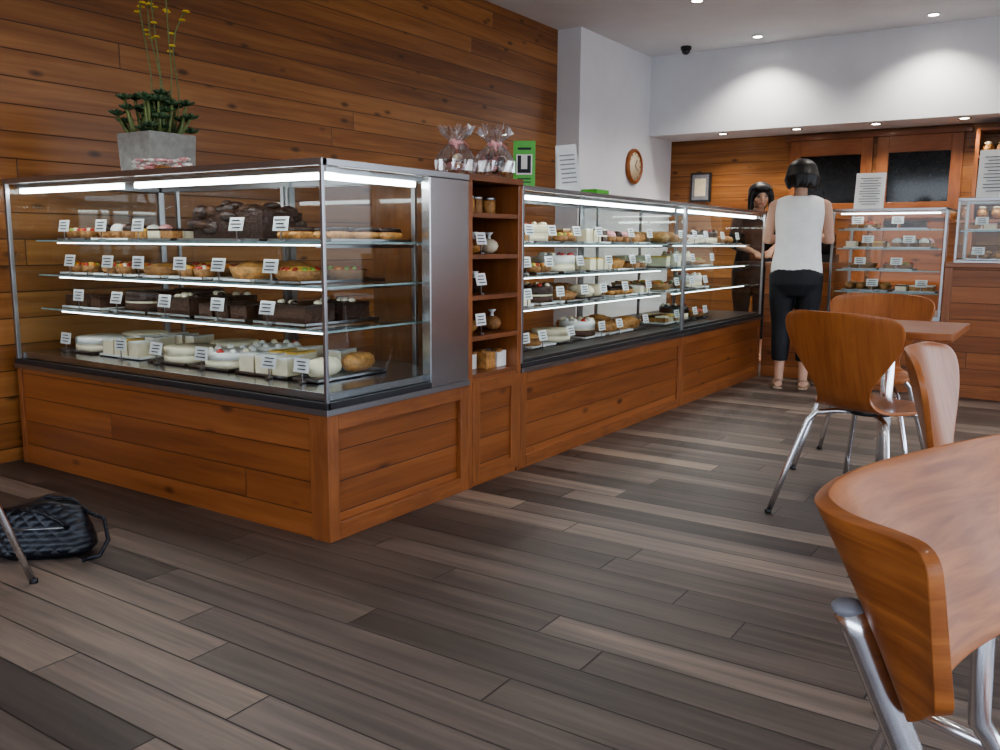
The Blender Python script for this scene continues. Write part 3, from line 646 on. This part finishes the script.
# near chair
e=empty('bentwood_back_chair',(.05,.97,0))
PL=[(-.071,.691),(-.105,.715),(-.144,.738),(-.168,.765),(-.180,.80),(-.180,.86),(-.167,.93),(-.145,.995),(-.11,1.085),(-.066,1.18),(-.02,1.235),(.035,1.265)]
def plan(s_):
    i=min(int(s_*(len(PL)-1)),len(PL)-2);u=s_*(len(PL)-1)-i
    P=[Vector(PL[max(0,min(len(PL)-1,i+k))]) for k in (-1,0,1,2)]
    return .5*((2*P[1])+(-P[0]+P[2])*u+(2*P[0]-5*P[1]+4*P[2]-P[3])*u*u+(-P[0]+3*P[1]-3*P[2]+P[3])*u**3)
b=MB();n=45;m=9;vs=[]
for j in range(m):
    v_=j/(m-1)
    for i in range(n):
        s_=i/(n-1);q=plan(s_);tt=2*s_-1
        zt=.778;zb=.60+.045*min(1,abs(tt)*1.15)**3
        ed=max(0,(abs(tt)-.90)/.10);zt-=.014*ed**2;zb+=.016*ed**2
        rec=.102*(1-.87*max(0,(abs(tt)-.35)/.65))
        vs.append((q.x+rec*v_,q.y,zt+(zb-zt)*v_))
fs=[(j*n+i,j*n+i+1,(j+1)*n+i+1,(j+1)*n+i) for j in range(m-1) for i in range(n-1)]
CH2=veneer('chair_plywood_grain',(.17,.052,.015),(.44,.16,.047),.42,(5,7,70),.05,.25)
b.add(vs,fs,CH2,True);o=b.build('backrest',e,solid=.014,sub=1);q=o.modifiers.new('b','BEVEL');q.width=.004;q.segments=3;q.limit_method='ANGLE'
b=MB()
b.tube([(-.143,.766,.687),(-.135,.770,.668),(-.092,.783,.565),(-.062,.79,.46),(-.03,.80,.41),(.06,.82,.405),(.3,.82,.405),(.36,.80,.38),(.42,.77,.01)],.0135,CHROME,14)
b.tube([(-.085,1.13,.685),(-.07,1.12,.64),(-.06,1.10,.583),(-.055,1.10,.45),(-.03,1.11,.41),(.06,1.12,.405),(.3,1.12,.405),(.36,1.14,.38),(.42,1.17,.01)],.0125,CHROME,14)
b.tube([(0,1.12,.405),(-.13,1.17,.405),(-.165,1.24,.36),(-.2,1.30,.24),(-.26,1.38,.01)],.009,CHROME,12)
b.tube([(0,.82,.405),(-.05,.72,.38),(-.09,.64,.24),(-.13,.56,.01)],.009,CHROME,12)
b.ell((-.144,.766,.689),(.0145,.0145,.008),GREYB)
b.build('tubular_frame',e)
b=MB();pts=[]
n=28
for (s_,z) in ((.85,.418),(1,.424),(1,.432),(.9,.438),(.4,.434)):
    for i in range(n):
        a=2*math.pi*i/n;cx=abs(math.cos(a))**.6*math.copysign(1,math.cos(a));cy=abs(math.sin(a))**.6*math.copysign(1,math.sin(a));pts.append((.235+cx*.2*s_,.97+cy*.215*s_,z))
fs=[(k*n+i,k*n+(i+1)%n,(k+1)*n+(i+1)%n,(k+1)*n+i) for k in range(4) for i in range(n)]+[tuple(range(n))[::-1],tuple(4*n+i for i in range(n))]
b.add(pts,fs,CH2,True);b.build('seat',e)
# table
e=empty('cafe_table',(-.615,3.62,0));b=MB();cx,cy=-.6,3.64
b.box(-.87,-.35,3.33,3.87,.672,.70,TABLEW);b.build('top',e,bevel=.006);b=MB()
b.cyl((cx,cy,.655),.11,.016,BLACK,24);b.cyl((cx,cy,.03),.024,.63,CHROME,20);b.lathe((cx,cy,.02),[(.06,0),(.055,.02),(.03,.05),(.026,.06)],CHROME,20)
for k in range(4):
    a=k*math.pi/2+.785;d=Vector((math.cos(a),math.sin(a),0));P=Vector((cx,cy,0))
    b.tube([P+Vector((0,0,.045)),P+d*.15+Vector((0,0,.04)),P+d*.26+Vector((0,0,.022))],[.018,.015,.012],CHROME,10,.7);b.cyl(P+d*.25,.014,.012,BLACK,10)
b.build('pedestal',e)
# handbag
e=empty('handbag',(-2.70,1.43,0));b=MB();LEA,tt_,bb=newmat('quilted_leather');inp(bb,'Base Color',(.008,.009,.014,1));inp(bb,'Roughness',.38)
tc=tt_.nodes.new('ShaderNodeTexCoord');sx=tt_.nodes.new('ShaderNodeSeparateXYZ');tt_.links.new(tc.outputs['Object'],sx.inputs[0])
s1=M(tt_,'ABSOLUTE',M(tt_,'SINE',M(tt_,'MULTIPLY',M(tt_,'ADD',sx.outputs[0],sx.outputs[2]),90)));s2=M(tt_,'ABSOLUTE',M(tt_,'SINE',M(tt_,'MULTIPLY',M(tt_,'SUBTRACT',sx.outputs[0],sx.outputs[2]),90)))
bump(tt_,bb,M(tt_,'MULTIPLY',s1,s2),.5,.006)
vs=[];n=28;m=14
for k in range(m+1):
    v_=k/m;z=.165*v_;w_=.155*(1-.25*v_**2)*min(1,.75+v_*2);d_=.08*(1-.7*v_**1.5)*min(1,.7+v_*2)
    for i in range(n):
        a=2*math.pi*i/n;c_,s_=math.cos(a),math.sin(a);x=math.copysign(abs(c_)**.6,c_)*w_;y=math.copysign(abs(s_)**.7,s_)*d_
        vs.append((x,y,z+.012*math.sin(x*30+1)*v_))
fs=[(k*n+i,k*n+(i+1)%n,(k+1)*n+(i+1)%n,(k+1)*n+i) for k in range(m) for i in range(n)]+[tuple(range(n))[::-1],tuple(m*n+i for i in range(n))]
b.add(vs,fs,LEA,True);RB=Matrix.Translation((-2.70,1.43,.002))@Matrix.Rotation(.75,4,'Z');b.build('body',e,xf=RB)
b=MB()
b.tube([(-.08,-.03,.145),(-.05,-.06,.17),(.02,-.09,.165),(.07,-.08,.13),(.09,-.06,.10)],.006,LEA,8)
b.tube([(-.06,.03,.15),(0,.05,.175),(.08,.04,.165),(.14,.0,.13),(.19,-.03,.12),(.21,-.07,.06),(.19,-.1,.02),(.14,-.11,.01)],.007,LEA,8);b.tube([(-.09,-.055,.10),(.09,-.055,.10)],.003,RAIL,8)
b.build('straps',e,xf=RB)
# ------------------------------------------------------------------ people
SKIN=simple('skin',(.56,.33,.23),.55,var=.03);HAIR=simple('black_hair',(.010,.008,.008),.45,bs=.15,scale=90)
SHIRT=simple('white_top',(.84,.83,.80),.8,var=.03,scale=15,bs=.1);SKIRT=simple('black_trouser_cloth',(.010,.010,.013),.7);SHOE=simple('sandal_leather',(.35,.25,.17),.5);LIP=simple('lips',(.40,.12,.10),.4);EYEW=simple('eye_white',(.75,.75,.75),.3)
BLKTOP=simple('black_shirt',(.014,.014,.017),.75)
def hand(b,w,d,up,side):
    w=Vector(w);d=Vector(d).normalized();up=Vector(up);up=(up-d*up.dot(d)).normalized();r=d.cross(up)*side
    b.tube([w,w+d*.03,w+d*.075],[.021,.03,.033],SKIN,12,.45,up=r,caps=False);b.ell(w+d*.075,(.028,.028,.014),SKIN)
    for k,(o,L) in enumerate(((-.024,.062),(-.008,.072),(.008,.067),(.023,.052))):
        P=w+d*.07+r*o;b.tube([P,P+d*L*.45-up*.004,P+d*L*.8-up*.018,P+d*L*.95-up*.032],[.0085,.0082,.0075,.006],SKIN,8,caps=True)
    P=w+d*.025-r*.022;b.tube([P,P-r*.022+d*.022-up*.006,P-r*.03+d*.048-up*.014],[.011,.0095,.007],SKIN,8,caps=True)
def person(name,loc,rz,H,arms,lean,headrot,legs=True,top=SHIRT,bottom=SKIRT,sleeve=False,hair='bob',headoff=(0,0,0)):
    e=empty(name,(loc[0],loc[1],0));k=H/1.575
    R=Matrix.Translation((loc[0],loc[1],0))@Matrix.Rotation(rz,4,'Z')@Matrix.Scale(k,4)
    def L(P):
        x,y,z=P
        if z>.85: y+=(z-.85)*math.sin(lean);z=.85+(z-.85)*math.cos(lean)
        return Vector((x,y,z))
    b=MB()
    b.tube([L(q) for q in((0,0,.76),(0,0,.86),(0,0,.97),(0,0,1.08),(0,0,1.19),(0,0,1.27),(0,0,1.31))],[.13,.15,.118,.122,.135,.115,.05],SKIN,18,.68,up=(1,0,0))
    b.tube([L((0,0,1.27)),L((0,.002,1.32)),L((0,.012,1.40))],[.055,.045,.045],SKIN,14)
    for s_ in (-1,1):
        el,wr=arms[0 if s_<0 else 1]
        b.tube([L((s_*.06,0,1.285)),L((s_*.15,0,1.270)),L((s_*.165,0,1.245))],[.042,.042,.044],SKIN,14,caps=True)
        el=Vector(el);wr=Vector(wr);sh=L((s_*.163,0,1.26));mid=sh.lerp(el,.45);m2=el.lerp(wr,.3)
        b.tube([sh,mid,el,m2,wr],[.043,.040,.032,.034,.022],SKIN,14,caps=True)
        hand(b,wr,(wr-el)+Vector((0,.1,-.03)),(0,0,1),s_)
        b.tube([(s_*.08,0,.83),(s_*.085,.005,.62),(s_*.08,.005,.44),(s_*.08,-.012,.31),(s_*.08,-.01,.16),(s_*.08,-.012,.07)],[.088,.072,.05,.05,.033,.03],SKIN,16,caps=True)
        b.tube([(s_*.08,-.035,.032),(s_*.085,.03,.035),(s_*.09,.10,.024),(s_*.092,.15,.018)],[.028,.032,.034,.018],SKIN,12,.7,up=(1,0,0),caps=False)
    b.build('body',e,xf=R,remesh=.007,smooth=3)
    # clothes
    b=MB();rings=[(.80,.170,.122),(.86,.168,.122),(.95,.150,.110),(1.05,.145,.106),(1.15,.158,.116),(1.22,.170,.114),(1.27,.174,.10),(1.298,.160,.086),(1.318,.118,.074),(1.328,.085,.066)]
    vs=[];n=32
    for (z,rx,ry) in rings:
        for i in range(n):
            a=2*math.pi*i/n;fold=1+.012*math.sin(a*5+z*20);P=L((rx*math.cos(a)*fold,ry*math.sin(a)*fold,z+ (.006 if abs(math.cos(a))>.6 and z>1.29 else 0)));vs.append(P)
    fs=[(q*n+i,q*n+(i+1)%n,(q+1)*n+(i+1)%n,(q+1)*n+i) for q in range(len(rings)-1) for i in range(n)]
    b.add(vs,fs,top,True)
    b.build('top',e,xf=R,sub=1,solid=.004)
    if sleeve:
        b=MB()
        for s_ in (-1,1):
            el,wr=arms[0 if s_<0 else 1];sh=L((s_*.15,0,1.268));el=Vector(el);b.tube([sh,sh.lerp(el,.5),el,el.lerp(Vector(wr),.35)],[.062,.055,.046,.042],top,16,caps=False);b.ell(sh,(.062,.06,.058),top)
        b.build('sleeves',e,xf=R)
    if legs:
        b=MB();b.tube([(0,0,.66),(0,-.008,.74),(0,-.006,.81),(0,0,.89)],[.14,.176,.170,.148],bottom,24,.72,up=(1,0,0))
        for s_ in (-1,1):
            b.tube([(s_*.085,-.005,.80),(s_*.088,0,.62),(s_*.082,.003,.44),(s_*.08,-.012,.31),(s_*.08,-.01,.20)],[.095,.084,.064,.062,.054],bottom,18)
        b.build('trousers',e,xf=R,remesh=.009,smooth=4)
        b=MB()
        for s_ in (-1,1):
            b.tube([(s_*.08,-.06,.007),(s_*.085,.03,.007),(s_*.09,.1,.007),(s_*.092,.165,.007)],[.03,.034,.04,.022],SHOE,14,.2,up=(1,0,0))
            b.tube([(s_*.09-.04,.09,.015),(s_*.09-.02,.09,.052),(s_*.09+.02,.09,.052),(s_*.09+.04,.09,.015)],.006,SHOE,8);b.tube([(s_*.08-.034,-.015,.06),(s_*.08,-.048,.07),(s_*.08+.034,-.015,.06),(s_*.08,.022,.075),(s_*.08-.034,-.015,.06)],.005,SHOE,8)
        b.build('sandals',e,xf=R)
    # head
    hc=L((0,.02,1.46))+Vector(headoff)
    HR=R@Matrix.Translation(hc)@Matrix.Rotation(headrot[1],4,'Z')@Matrix.Rotation(headrot[0],4,'X')
    b=MB();b.ell((0,0,.01),(.072,.088,.098),SKIN,seg=24,rings=16);b.ell((0,.03,-.045),(.052,.052,.055),SKIN,seg=18,rings=12)
    b.tube([(0,.085,.02),(0,.1,-.008),(0,.102,-.018)],[.006,.009,.010],SKIN,10,caps=True)
    for s_ in (-1,1): b.ell((s_*.073,.0,-.002),(.009,.018,.028),SKIN);b.ell((s_*.035,.062,-.02),(.02,.018,.02),SKIN)
    b.build('head',e,xf=HR,remesh=.005,smooth=2)
    b=MB()
    for s_ in (-1,1):
        b.ell((s_*.03,.078,.012),(.014,.008,.006),EYEW);b.ell((s_*.03,.084,.012),(.006,.004,.006),INK);b.ell((s_*.03,.079,.019),(.016,.008,.002),HAIR);b.ell((s_*.031,.078,.034),(.018,.008,.003),HAIR)
    b.ell((0,.083,-.046),(.022,.008,.006),LIP);b.build('face_features',e,xf=HR)
    b=MB();b.ell((0,-.018,.03),(.102,.099,.088),HAIR,seg=28,rings=16)
    if hair=='bob':
        b.ell((0,-.024,.0),(.108,.096,.090),HAIR,seg=28,rings=16);b.ell((0,.05,.07),(.07,.045,.035),HAIR)
        for s_ in (-1,1): b.ell((s_*.078,.01,-.012),(.03,.05,.07),HAIR)
        for q in range(15):   # tapered locks that break up the hem
            a=math.pi+(q/14)*math.pi;x_=.088*math.cos(a);y_=-.02+.082*math.sin(a)
            b.tube([(x_*.9,y_*.9,.02),(x_*1.1,y_*1.08,-.035),(x_*1.02,y_*1.0,-.085-.012*(q%3))],[.026,.022,.008],HAIR,8,caps=True)
    else:
        b.ell((0,.05,.075),(.072,.045,.035),HAIR);b.tube([(0,-.05,0),(0,-.075,-.1),(0,-.07,-.2)],[.085,.075,.04],HAIR,14,.5,up=(1,0,0),caps=True)
        for s_ in (-1,1): b.tube([(s_*.066,.03,.06),(s_*.085,.03,0),(s_*.085,.04,-.09),(s_*.075,.05,-.18)],[.024,.026,.022,.012],HAIR,10,caps=True)
    b.build('hair',e,xf=HR,remesh=.006,smooth=4)
    return e
person('standing_woman',(-1.645,6.16),.27,1.575,(((-.205,.03,1.03),(-.13,.20,1.05)),((.205,.03,1.03),(.14,.19,1.06))),.05,(-.35,.1))
person('shop_assistant',(-2.36,7.45),math.pi+.5,1.53,(((-.2,.12,1.03),(-.08,.32,.98)),((.2,.12,1.03),(.08,.32,.98))),.28,(-.25,.0),top=BLKTOP,sleeve=True,hair='long')
